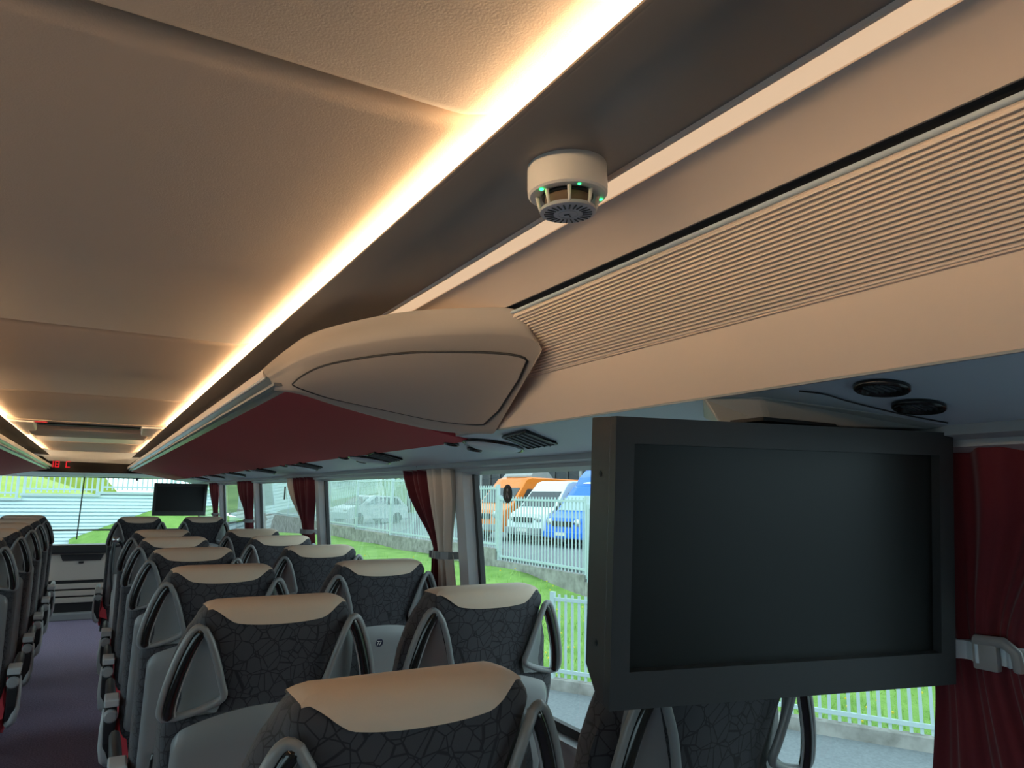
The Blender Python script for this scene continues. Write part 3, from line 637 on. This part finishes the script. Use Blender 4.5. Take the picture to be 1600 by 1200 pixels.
        MB().tube([(x + arm*0.020, 0.135, 0.590), (x + arm*0.022, 0.130, 0.52), (x + arm*0.020, 0.128, 0.455), (x + arm*0.010, 0.135, 0.405), (x - arm*0.005, 0.16, 0.385), (x - arm*0.02, 0.24, 0.380)], [0.008, 0.011, 0.013, 0.015, 0.015, 0.010], 10).build('lower_shroud', M['lightgrey'], a, True)
    return root
protos = {}
ORD = ['nearest', 'second', 'third', 'fourth', 'fifth', 'sixth', 'seventh']
used = set()
def seat(x, y, arm, label, group, dz=0.0):
    if arm not in protos: protos[arm] = make_seat(arm); o = protos[arm]
    else: o = copy_tree(protos[arm])
    o.location = (x, y, dz); tag(o, label, 'seat', group); return o
GR, GL = 'coach seats right of the aisle', 'coach seats left of the aisle'
rowsR = [0.845 + 0.77*i for i in range(6)]
lab_a = ['nearest seat, its big beige headrest cap at the bottom edge of the picture', 'second seat from the camera in the aisle column right of the aisle', 'third seat from the camera in the aisle column right of the aisle',
         'fourth seat from the camera in the aisle column right of the aisle', 'fifth seat from the camera in the aisle column right of the aisle', 'sixth seat from the camera in the aisle column right of the aisle']
lab_w = ['window seat half hidden below the large monitor', 'window seat in front of the big side window, left of the large monitor', 'window seat just below the cream and maroon curtain',
         'fourth window seat from the camera, left of the cream and maroon curtain', 'fifth window seat from the camera right of the aisle', 'sixth window seat from the camera right of the aisle']
win_seats = []
for i, y in enumerate(rowsR):
    seat(0.367, y, -1, lab_a[i], GR); win_seats.append(seat(0.878, y, 0, lab_w[i], GR))
seat(0.335, 6.52, -1, 'front aisle seat right of the aisle, standing ahead of a gap below the far monitor', GR, 0.02)
seat(0.815, 6.52, 0, 'front window seat directly under the small far monitor', GR, 0.02)
lab_l = ['nearest visible aisle seat left of the aisle, at the left picture edge', 'second visible aisle seat from the camera left of the aisle', 'third visible aisle seat from the camera left of the aisle',
         'fourth visible aisle seat from the camera left of the aisle', 'farthest aisle seat left of the aisle, next to the front panel']
for i in range(5):
    y = 3.80 + 0.77*i
    seat(-0.470, y, 1, lab_l[i], GL, 0.02)
    if i >= 1: seat(-0.97, y, 0, ['window side seat left of the aisle, second visible row, mostly hidden', 'window side seat left of the aisle, third visible row, mostly hidden', 'window side seat left of the aisle, fourth visible row, mostly hidden', 'window side seat left of the aisle, farthest row, beige top showing at the left edge'][i - 1], GL, 0.02)
# oval mark on the third window seat's back panel
st = win_seats[2]; zc = 1.42 - 0.486 - 0.008; y_ = 0.0135
mk = MB().lathe([(0.0135, -0.0012), (0.0135, 0.004)], (0.0, y_ , zc), 24, 'y')
mk.v = [(x*1.0, y + (zc - z)*0.2, z) for x, y, z in mk.v]
mko = mk.build('oval_badge', NAVY, st)
for dx in (-0.005, 0.003):
    MB().tube([(dx - 0.004, y_ - 0.0020, zc + 0.005), (dx + 0.004, y_ - 0.0020, zc + 0.005), (dx - 0.002, y_ - 0.0005, zc - 0.008)], 0.0013, 6).build('badge_stroke', M['white'], mko)

# ------------------------------------------------------------------ front of the saloon
fp = empty('front_panel', (-0.06, 9.6, 0))
def fput(mb, name, m, parent=fp, **kw):
    mb.v = [(x + 0.06, y - 9.6, z) for x, y, z in mb.v]; return mb.build(name, m, parent, **kw)
fput(MB().box(-0.40, 0.28, 9.60, 9.66, 0.42, Z(-0.70)), 'upper_board', M['capgrey'], bevel=0.008)
fput(MB().box(-0.44, 0.32, 9.50, 9.70, Z(-0.70), Z(-0.605)), 'padded_ledge', M['black'], bevel=0.02, seg=3)
rec = fput(MB().loft([[(-0.27, y, Z(-0.715)), (0.16, y, Z(-0.715)), (0.13, y, Z(-0.785)), (-0.24, y, Z(-0.785))] for y in (9.592, 9.604)]), 'map_pocket', M['groove'])
fput(MB().box(-0.085, -0.035, 9.588, 9.602, Z(-0.815), Z(-0.793)), 'latch', M['black'])
for i in range(3):
    z = 0.355 - i*0.075
    fput(MB().box(-0.39, 0.27, 9.585, 9.65, z - 0.028, z + 0.030), 'vent_slat', M['capgrey'], bevel=0.008)
fput(MB().box(-0.40, 0.28, 9.62, 9.66, 0.0, 0.42), 'vent_backing', M['black'])
fput(MB().box(-0.42, 0.30, 9.50, 9.66, 0.0, 0.075), 'step_edge', M['midgrey'], bevel=0.01)
tag(fp, 'grey brown front panel with slatted vent closing the end of the aisle', 'panel')
# grab rail by the front right seat
gr = MB().tube(smooth_curve([(0.19, 6.25, 0.66), (0.165, 6.25, 0.80), (0.160, 6.25, 1.0), (0.175, 6.26, 1.06), (0.215, 6.30, 1.02), (0.235, 6.34, 0.97)], 20), 0.013, 10).build('grab_handle', M['darkmetal'], None, True)
MB().lathe([(0.010, -0.02), (0.022, -0.018), (0.024, 0.0), (0.022, 0.018), (0.010, 0.02)], (0.172, 6.258, 1.055), 16).build('joint', M['chrome'], gr, True)
MB().tube([(0.20, 6.25, 0.0), (0.197, 6.25, 0.40), (0.19, 6.25, 0.80)], 0.018, 10).build('lower_sleeve', M['lightgrey'], gr, True)
tag(gr, 'dark curved grab handle with pale sleeve beside the front aisle seat', 'handle')

# dash in front of the panel, windscreen
struct(MB().box(2*CX - 1.2, 1.2, 10.02, 10.6, 0.0, Z(-0.66)).build('wall_front', M['black']))
ws = struct(MB().box(2*CX - 1.22, 1.22, 10.28, 10.36, Z(0.155), Z(0.60)).build('window_13', M['lightgrey']))
MB().add([(2*CX - 1.2, 10.30, Z(0.17)), (1.2, 10.30, Z(0.17)), (1.2, 10.56, Z(-0.68)), (2*CX - 1.2, 10.56, Z(-0.68))], [(0, 1, 2, 3)]).build('pane', M['glass'], ws)
MB().tube([(-0.122, 10.28, Z(0.19)), (-0.130, 10.36, Z(-0.10)), (-0.142, 10.50, Z(-0.60))], 0.007, 6).build('centre_bar', M['rubber'], ws)
MB().tube([(2*CX - 1.2, 10.46, Z(-0.485)), (1.2, 10.46, Z(-0.485))], 0.011, 6).build('guard_rail', M['rubber'], ws)
MB().box(0.02, 0.50, 10.24, 10.28, Z(0.155), Z(0.170)).box(0.44, 0.46, 10.24, 10.28, Z(0.13), Z(0.158)).build('blind_rod', M['rubber'], ws)
# clock and temperature display
dp = empty('display_panel', (-0.07, 9.95, Z(0.20)))
def dput(mb, name, m, parent=dp, **kw):
    mb.v = [(x + 0.07, y - 9.95, z - Z(0.20)) for x, y, z in mb.v]; return mb.build(name, m, parent, **kw)
dput(MB().loft([[(-0.74, y, Z(0.40)), (-0.56, y, Z(0.385)), (-0.50, y, Z(0.335)), (0.34, y, Z(0.325)), (0.40, y, Z(0.37)), (0.60, y, Z(0.39)), (0.60, y, Z(0.21)), (-0.74, y, Z(0.21))] for y in (9.95, 10.05)]), 'black_board', M['gloss'])
dput(MB().loft([[(x, 9.955, Z(0.214)), (x, 9.955, Z(0.205)), (x, 10.10, Z(0.170)), (x, 10.28, Z(0.160)), (x, 10.28, Z(0.214))] for x in (-0.80, 0.70)]), 'white_header', M['whitepaint'])
SEG = {'1': 'bc', '8': 'abcdefg', 'C': 'adef'}
def digit(ch, x, z, w_, h_):
    mb = MB(); t = 0.011; y0, y1 = 9.944, 9.951
    S = {'a': (x, x + w_, z + h_ - t, z + h_), 'd': (x, x + w_, z, z + t), 'g': (x, x + w_, z + h_/2 - t/2, z + h_/2 + t/2), 'b': (x + w_ - t, x + w_, z + h_/2, z + h_), 'c': (x + w_ - t, x + w_, z, z + h_/2), 'e': (x, x + t, z, z + h_/2), 'f': (x, x + t, z + h_/2, z + h_)}
    for s in SEG[ch]: a, b, c, d = S[s]; mb.box(a, b, y0, y1, c, d)
    dput(mb, 'digit', M['reddigit'])
digit('1', -0.475, Z(0.262), 0.030, 0.075); digit('8', -0.432, Z(0.262), 0.045, 0.075); digit('C', -0.325, Z(0.262), 0.045, 0.075)
tag(dp, 'black display above the windscreen with red figures 18 C', 'display')

# ------------------------------------------------------------------ roof hatch
rh = empty('roof_hatch', (CX, 6.3, Z(0.45)))
def hput(mb, name, m, parent=rh, **kw):
    mb.v = [(x - CX, y - 6.3, z - Z(0.45)) for x, y, z in mb.v]; return mb.build(name, m, parent, **kw)
xl, xr = 2*CX - 0.395, 0.395
hput(MB().box(xl, xr, 5.56, 5.62, Z(0.447), Z(0.50)), 'rear_frame', M['ceiling'], bevel=0.006)
hput(MB().box(xl + 0.12, xr - 0.12, 5.62, 6.10, Z(0.475), Z(0.49)), 'hatch_lid', M['ceiling'])
hput(MB().box(xl + 0.14, xr - 0.14, 6.06, 6.20, Z(0.466), Z(0.476)), 'dark_slot', M['black'])
hput(MB().loft([[(x, y, z) for y, z in ((6.22, Z(0.470)), (6.26, Z(0.440)), (6.55, Z(0.428)), (7.0, Z(0.436)), (7.05, Z(0.47)))] for x in (xl + 0.06, xr - 0.06)]), 'front_frame', M['ceiling'], bevel=0.01)
for a, b in ((xl + 0.005, xl + 0.15), (xr - 0.15, xr - 0.005)):
    lo = a < CX; mb = MB()
    pts = [(a if lo else b, 5.60), (b if lo else a, 5.64), (lerp(b, a, .25) if lo else lerp(a, b, .25), 6.6), (a if lo else b, 7.02)]
    mb.loft([[(x, y, Z(0.415 + (0.02 if y > 6 else 0.02))) for x, y in pts], [(x, y, Z(0.475)) for x, y in pts]])
    hput(mb, 'corner_bracket', M['white'], bevel=0.01)
hput(MB().box(xl + 0.15, xl + 0.22, 5.63, 5.66, Z(0.440), Z(0.452)), 'red_handle', M['redfab'])
hput(MB().loft([[(x, y, z) for y, z in ((7.06, Z(0.452)), (7.4, Z(0.462)), (7.94, Z(0.455)), (7.94, Z(0.48)), (7.06, Z(0.48)))] for x in (xl, xr)]), 'pale_panel', M['white'])
tag(rh, 'beige framed roof hatch with pale corner brackets at the far end of the ceiling', 'hatch')

# ------------------------------------------------------------------ outside: ground
G = -1.38
gA = MB().box(-60, 60, -40, 90, G - 0.05, G).build('road', M['asphalt']); gA['kind'] = 'structure'
FA = Vector((6.13, 9.32)); FD = Vector((0.493, -0.870)); FN = Vector((0.870, 0.493))
def bank_z(x, y):
    d = (Vector((x, y)) - FA).dot(FN); return G + 0.02 + max(0.0, min(1.0, 0.205*(d - 0.25)))
vs = []; fs = []; nx, ny = 44, 60
for i in range(nx + 1):
    for j in range(ny + 1):
        a = lerp(-18, 60, j/ny); b = lerp(0.12, 14, (i/nx)**1.5)
        p = FA - FD*min(a, 34) + FN*b; p = Vector((min(p.x, 9.0), p.y)) if p.y > 10.5 else p
        if a > 34: p = Vector((lerp(p.x, 4.2 + 4.8*i/nx, min(1, (a - 34)/4)), p.y + (a - 34)))
        vs.append((p.x, p.y, bank_z(p.x, p.y) + 0.03*math.sin(p.x*2.1 + p.y*1.3)*min(1, b)))
for i in range(nx):
    for j in range(ny): fs.append((i*(ny+1) + j, i*(ny+1) + j + 1, (i+1)*(ny+1) + j + 1, (i+1)*(ny+1) + j))
gb = MB().add(vs, fs).build('grass_bank', M['grass'], None, True); gb['kind'] = 'structure'
# loose grass blades and yellow flowers on the bank
mb = MB(); fl = MB()
for k in range(9000):
    a = random.uniform(-9, 14); b = 0.15 + abs(random.gauss(0, 1))*2.2; p = FA - FD*a + FN*b
    if p.x > 8.8 and p.y > 8.0: continue
    z = bank_z(p.x, p.y); h = random.uniform(0.05, 0.16); t = random.uniform(0, 6.3); wv = Vector((math.cos(t), math.sin(t)))*0.012; ln = Vector((random.gauss(0, .04), random.gauss(0, .04)))
    mb.add([(p.x - wv.x, p.y - wv.y, z - 0.01), (p.x + wv.x, p.y + wv.y, z - 0.01), (p.x + ln.x, p.y + ln.y, z + h)], [(0, 1, 2)])
    if k % 14 == 0: fl.box(p.x - .012, p.x + .012, p.y - .012, p.y + .012, z + h, z + h + .02)
o = mb.build('grass_blades', M['blade']); o['kind'] = 'stuff'; tag(o, 'bright green grass growing on the bank beyond the side windows', 'grass')
o = fl.build('yellow_flowers', mat('yellow_petal', (0.8, 0.62, 0.05), 0.7)); o['kind'] = 'stuff'; tag(o, 'tiny yellow flowers scattered through the grass bank', 'flowers')

# ------------------------------------------------------------------ fences
def fence_run(name_label, p0, d, length, zb, h, gap, kerb, group):
    root = empty('fence', (p0.x, p0.y, zb), math.atan2(d.y, d.x)); L = length
    if kerb: MB().box(-0.04, L + 0.04, -0.07, 0.07, -kerb, 0.02).build('kerb', M['concrete'], root, bevel=0.01)
    MB().box(0, L, -0.018, 0.018, 0.10, 0.15).build('rail', M['fence'], root); MB().box(0, L, -0.018, 0.018, h - 0.10, h - 0.05).build('rail', M['fence'], root)
    for x in (0.0, L): MB().box(x - 0.035, x + 0.035, -0.035, 0.035, -0.05, h + 0.03).build('post', M['fence'], root)
    n = int(L / gap); me = None
    for k in range(1, n):
        x = k*L/n
        if me is None:
            o = MB().box(-0.019, 0.019, -0.008, 0.008, 0.03, h).build('picket', M['fence'], root); me = o.data
        else:
            o = bpy.data.objects.new('picket', me); COL.objects.link(o); o.parent = root
        o.location = (x, 0, 0)
    return tag(root, name_label, 'fence', group)
for i in range(4):
    p = FA + FD*(i*2.6)
    fence_run(['low white picket fence at the roadside, its end post left of the large monitor', 'low white fence section behind the lower left corner of the large monitor', 'low white fence section seen below the large monitor, left of the near curtain', 'low white fence section farthest to the right behind the near curtain'][i], p, FD, 2.50, G + 0.14, 1.22, 0.105, 0.16, 'low roadside fence')
FY = [8.6 + 3.87*i for i in range(12)]; zt_ = [-0.33, -0.20, 0.08, 0.02, 0.05, 0.10, 0.15, 0.20, 0.2, 0.2, 0.2, 0.2]; fh = [1.58, 1.62, 1.62] + [1.95]*9
for i in range(12):
    fence_run(['tall white fence section right of the blue van, lowest step', 'tall white fence section in front of the white and blue vans', 'tall white fence section left of the orange van, one step higher',
      'tall white fence section right of centre in the window left of the cream curtain', 'tall white fence section in the middle of the window left of the cream curtain', 'tall white fence section at the left of the window left of the cream curtain', 'tall white fence section in the far side window beyond the second pillar', 'tall white fence section just left of the second pillar curtain', 'tall fence section seen through the far windows, right part', 'tall fence section seen through the far windows, middle part', 'tall fence section seen through the far windows, left part', 'farthest tall white fence section along the yard'][i],
      Vector((9.05, FY[i])), Vector((0, 1)), 3.79, zt_[i], fh[i], 0.135, 0, 'tall yard fence')
rw = empty('retaining_wall', (9.1, 24, -0.5))
for i in range(12):
    MB().box(-0.12, 0.12, FY[i] - 24, FY[i] + 3.86 - 24, -0.9, zt_[i] + 0.5 + 0.02).build('wall_section', M['concrete'], rw)
tag(rw, 'weathered concrete footing under the tall white fence', 'wall')
yd = MB().box(9.2, 40, 8, 60, -0.30, -0.12).build('yard', M['asphalt']); yd['kind'] = 'structure'

# ------------------------------------------------------------------ vehicles in the yard
def van(loc, rz, body, glass, label, fairing=False, bar=False, scale=1.0):
    root = empty('van', loc, rz); root.scale = (scale,)*3
    pr = [(-2.4, .34), (-2.42, 1.2), (-2.36, 1.98), (-2.2, 2.22), (0.70, 2.26), (0.98, 2.18), (1.22, 1.88), (1.78, 1.26), (2.28, 1.06), (2.44, .80), (2.46, .40), (2.40, .32)]
    def hw(z): return 0.95 - max(0, z - 1.15)*0.15
    rings = []
    for s in (-1.0, -0.94, -0.6, 0, 0.6, 0.94, 1.0):
        sh = 0.04 if abs(s) == 1.0 else 0.0
        rings.append([(x*(1 - sh*0.4) - (0.10*abs(s)**3 if x > 2 else 0), s*hw(z), z - (sh if z > 1.9 else 0)) for x, z in pr])
    MB().loft(rings).build('body', body, root, 'auto', angle=30)
    def q(pts, nm, m, t=0.015):
        P = [Vector(p) for p in pts]; n = (P[1] - P[0]).cross(P[2] - P[0]).normalized()
        return MB().loft([[p + n*t for p in P], [p - n*t for p in P]]).build(nm, m, root)
    q([(1.25, -0.76, 1.85), (1.25, 0.76, 1.85), (1.74, 0.80, 1.31), (1.74, -0.80, 1.31)], 'windscreen', glass)
    for s in (-1, 1):
        q([(0.98, s*(hw(1.82) + .005), 1.82), (0.30, s*(hw(1.82) + .005), 1.82), (0.30, s*(hw(1.3) + .005), 1.28), (1.45, s*(hw(1.3) + .005), 1.28)], 'side_window', M['carglass'], 0.006)
        q([(0.18, s*(hw(1.82) + .005), 1.82), (-1.0, s*(hw(1.82) + .005), 1.82), (-1.0, s*(hw(1.3) + .005), 1.28), (0.18, s*(hw(1.3) + .005), 1.28)], 'side_window', M['carglass'], 0.006)
        for x in (1.55, -1.5):
            wh = MB().lathe([(0.06, -0.11), (0.30, -0.11), (0.335, -0.08), (0.335, 0.08), (0.30, 0.11), (0.06, 0.11)], (x, s*0.84, 0.335), 24, 'y').build('wheel', M['rubber'], root, 'auto')
            MB().lathe([(0.02, -0.125), (0.19, -0.115), (0.20, 0.115), (0.02, 0.125)], (x, s*0.84, 0.335), 18, 'y').build('hub', M['chrome'], wh, 'auto')
        MB().lathe([(0.16, -0.02), (0.15, 0.03), (0.05, 0.05)], (2.36, s*0.66, 0.88), 18, 'x').build('headlight', M['chrome'], root, True)
        MB().box(1.50, 1.62, s*0.98 - 0.10, s*0.98 + 0.10, 1.26, 1.46).build('mirror', M['black'], root, bevel=0.03)
    MB().box(2.40, 2.475, -0.48, 0.48, 0.76, 0.94).build('grille', M['black'], root, bevel=0.01)
    MB().box(2.30, 2.52, -0.88, 0.88, 0.36, 0.58).build('bumper', M['midgrey'] if not fairing else body, root, bevel=0.03)
    MB().box(2.505, 2.53, -0.24, 0.24, 0.44, 0.55).build('number_plate', M['white'], root)
    if bar:
        lb = MB().box(0.45, 0.75, -0.55, 0.55, 2.25, 2.34).build('light_bar', M['tarp'], root, bevel=0.03)
    if fairing:
        pf = [(0.9, 2.06), (0.6, 2.55), (0.2, 2.86), (-0.4, 2.98), (-2.3, 3.0), (-2.4, 2.1)]
        fo = MB().loft([[(x, s*(0.86 if abs(s) < 1 else 0.82), z - (0.05 if abs(s) == 1 and z > 2.3 else 0)) for x, z in pf] for s in (-1, -0.9, 0.9, 1)]).build('high_roof', body, root, 'auto')
        MB().lathe([(0.16, -0.01), (0.16, 0.01)], (0.05, 0.80, 2.42), 20, 'y').box(-0.95, 0.05, 0.79, 0.81, 2.34, 2.46).box(-0.11, 0.35, 0.79, 0.81, 2.28, 2.36).build('white_logo', M['whitepaint'], fo)
        fx = lambda z: 0.9 - (z - 2.06)*0.3/0.49 + 0.015
        for yc, zc, hw_, hh in ((0.42, 2.36, 0.16, 0.07), (-0.10, 2.335, 0.36, 0.045)):
            ring = [(yc + hw_*math.cos(a*math.pi/8)*(1 if hw_ < 0.3 else 1.0), zc + hh*max(-0.6, math.sin(a*math.pi/8))) for a in range(16)]
            MB().loft([[(fx(z) + e, y, z) for y, z in ring] for e in (-0.02, 0.01)]).build('front_logo', M['whitepaint'], fo)
    return tag(root, label, 'van', 'vans parked in the yard')
van((14.4, 23.5, -0.12), math.radians(193), M['orange'], M['carglass'], 'orange van with roof light bar parked behind the tall white fence', bar=True)
van((14.6, 21.15, -0.12), math.radians(193), M['whitepaint'], M['carglass'], 'white van parked between the orange van and the blue van', scale=0.93)
van((14.6, 19.08, -0.12), math.radians(193), M['blue'], M['paleglass'], 'blue high roofed van with white logo beside the large monitor edge', fairing=True, scale=0.86)
# dark shed behind
sh = empty('shed', (22, 30, -0.12))
MB().box(0, 6, -22, 16, 0, 7.5).build('shed_body', M['shed'], sh)
for k in range(30): MB().box(-0.06, 0.0, -21.8 + k*1.25, -21.6 + k*1.25, 0, 7.4).build('cladding_rib', M['groove'] if k % 3 else M['tarp'], sh)
tag(sh, 'dark clad shed behind the parked vans', 'shed')
tp = MB().loft([[(16.5, y, -0.12), (16.6, y, 1.5), (18.0, y, 3.0), (19.4, y, 1.5), (19.5, y, -0.12)] for y in (28.4, 31.0)]).build('tarpaulin_shelter', M['tarp'])
tag(tp, 'grey tarpaulin shelter left of the orange van', 'shelter')

# ------------------------------------------------------------------ scene ahead of the windscreen
fw = empty('boarded_wall', (0, 24, G))
prof = []
for k in range(27):
    z = k*0.10; prof += [(24.0, z), (24.0, z + 0.066), (24.09, z + 0.068), (24.09, z + 0.098)]
def wall_part(x0, x1, ztop):
    p = [(y - 24.0, z) for y, z in prof if z <= ztop - G]; p.append((0.0, ztop - G)); p += [(0.35, ztop - G), (0.35, 0)]
    MB().loft([[(x, y, z) for y, z in p] for x in (x0, x1)]).build('boarding', M['wallwhite'], fw)
    MB().box(x0 - 0.03, x1 + 0.03, -0.06, 0.28, ztop - G, ztop - G + 0.07).build('coping', M['fence'], fw)
wall_part(-9, -1.75, Z(-0.30)); wall_part(-1.75, 0.12, Z(-0.17)); wall_part(0.12, 3.5, Z(-0.10))
tag(fw, 'white horizontally boarded wall across the road ahead of the windscreen', 'wall')
for i, (a, b, z) in enumerate(((-4.4, -1.86, Z(-0.22)), (-1.70, 0.06, Z(-0.10)), (0.18, 2.0, Z(-0.02)), (2.1, 3.4, Z(-0.02)))):
    fence_run(['white picket fence on the lowest wall step ahead, left of the windscreen', 'white picket fence above the middle wall step, left of the windscreen bar', 'white picket fence above the highest wall step, right of the windscreen bar', 'white picket fence above the wall, behind the far monitor'][i], Vector((a, 24.12)), Vector((1, 0)), b - a, z, 1.3, 0.13, 0, 'fence above the boarded wall')
vs = []; fs = []; nx, ny = 24, 16
for i in range(nx + 1):
    for j in range(ny + 1):
        x = lerp(-0.5, 3.4, i/nx); t = j/ny; top = min(Z(-0.42), Z(-1.27 + 0.40*(x + 0.28))); top = max(top, G)
        vs.append((x, lerp(17, 23.97, t), lerp(G + 0.005, top, t**1.3)))
for i in range(nx):
    for j in range(ny): fs.append((i*(ny+1) + j, (i+1)*(ny+1) + j, (i+1)*(ny+1) + j + 1, i*(ny+1) + j + 1))
o = MB().add(vs, fs).build('lawn_slope', M['grass'], None, True); o['kind'] = 'structure'
hl = MB().add([(-30, 24.6, Z(-0.4)), (0.3, 24.6, Z(-0.4)), (2.2, 60, Z(-1)), (-2, 60, Z(4)), (-30, 60, Z(10))], [(0, 1, 2, 3, 4)]).build('hillside', mat('dry_grass', (0.40, 0.46, 0.10), 0.95, vary=(2, (0.30, 0.40, 0.07)))); hl['kind'] = 'structure'
h2 = MB().add([(9.3, 62, -0.2), (60, 62, -0.2), (60, 95, 9), (20, 100, 10), (4, 95, 7)], [(0, 1, 2, 3, 4)]).build('far_hillside', mat('far_meadow', (0.20, 0.30, 0.10), 0.95, vary=(0.3, (0.10, 0.18, 0.06)))); h2['kind'] = 'structure'

# ------------------------------------------------------------------ trees and a parked car beyond the yard
def tree(x, y, h, r, label):
    root = empty('tree', (x, y, -0.12)); rnd = random.Random(int(x*10 + y))
    MB().tube([(0, 0, 0), (0.05, 0.05, h*0.45), (0, 0, h*0.7)], [0.22, 0.16, 0.08], 8).build('trunk', M['bark'], root, True)
    mb = MB()
    for k in range(2200):
        d = Vector((rnd.gauss(0, 1), rnd.gauss(0, 1), rnd.gauss(0, 1))).normalized()*r*rnd.uniform(0.55, 1.05); p = Vector((d.x, d.y, h*0.62 + d.z*0.8))
        a = Vector((rnd.gauss(0, 1), rnd.gauss(0, 1), rnd.gauss(0, 1))).normalized(); b = a.cross(Vector((rnd.gauss(0, 1), rnd.gauss(0, 1), 1))).normalized(); q = 0.16
        mb.add([p - a*q, p + b*q*0.6, p + a*q, p - b*q*0.6], [(0, 1, 2, 3)])
    mb.build('foliage', M['leaf'], root)
    return tag(root, label, 'tree', 'trees beyond the yard')
tree(27, 50, 8, 3.4, 'nearest leafy tree beyond the yard, left of the cream curtain')
tree(25, 62, 9, 3.8, 'second leafy tree beyond the yard fence')
tree(22, 74, 8, 3.6, 'farthest leafy tree beyond the yard fence')
def car(loc, rz, label):
    root = empty('car', loc, rz)
    pr = [(-2.05, .30), (-2.1, .85), (-1.9, 1.0), (-1.45, 1.45), (0.1, 1.50), (0.45, 1.42), (1.15, 0.98), (1.95, .82), (2.1, .60), (2.05, .28)]
    MB().loft([[(x, t*(0.86 - max(0, z - .9)*0.28), z) for x, z in pr] for t in (-1, -0.9, 0, 0.9, 1)]).build('body', M['whitepaint'], root, 'auto', angle=30)
    MB().add([(0.50, -0.62, 1.41), (0.50, 0.62, 1.41), (1.14, 0.72, 1.01), (1.14, -0.72, 1.01), (0.52, -0.62, 1.43), (0.52, 0.62, 1.43), (1.16, 0.72, 1.03), (1.16, -0.72, 1.03)], [(0,1,2,3),(7,6,5,4),(0,4,5,1),(1,5,6,2),(2,6,7,3),(3,7,4,0)]).build('windscreen', M['carglass'], root)
    for t in (-1, 1):
        pts = [(-1.3, 1.38), (0.1, 1.43), (0.85, 1.02), (-1.6, 1.02)]
        MB().loft([[(x, t*(0.865 - max(0, z - .9)*0.28 + e), z) for x, z in pts] for e in (-0.01, 0.01)]).build('side_window', M['carglass'], root)
        for x in (-1.3, 1.3): MB().lathe([(0.05, -0.1), (0.27, -0.1), (0.30, -0.07), (0.30, 0.07), (0.27, 0.1), (0.05, 0.1)], (x, t*0.80, 0.30), 20, 'y').build('wheel', M['rubber'], root, 'auto')
        MB().box(1.90, 2.06, t*0.6 - 0.16, t*0.6 + 0.16, 0.62, 0.76).build('headlight', M['chrome'], root, bevel=0.03)
    return tag(root, label, 'car')
car((13.0, 38.0, -0.12), math.radians(200), 'white car parked beyond the tall fence, in the window left of the cream curtain')
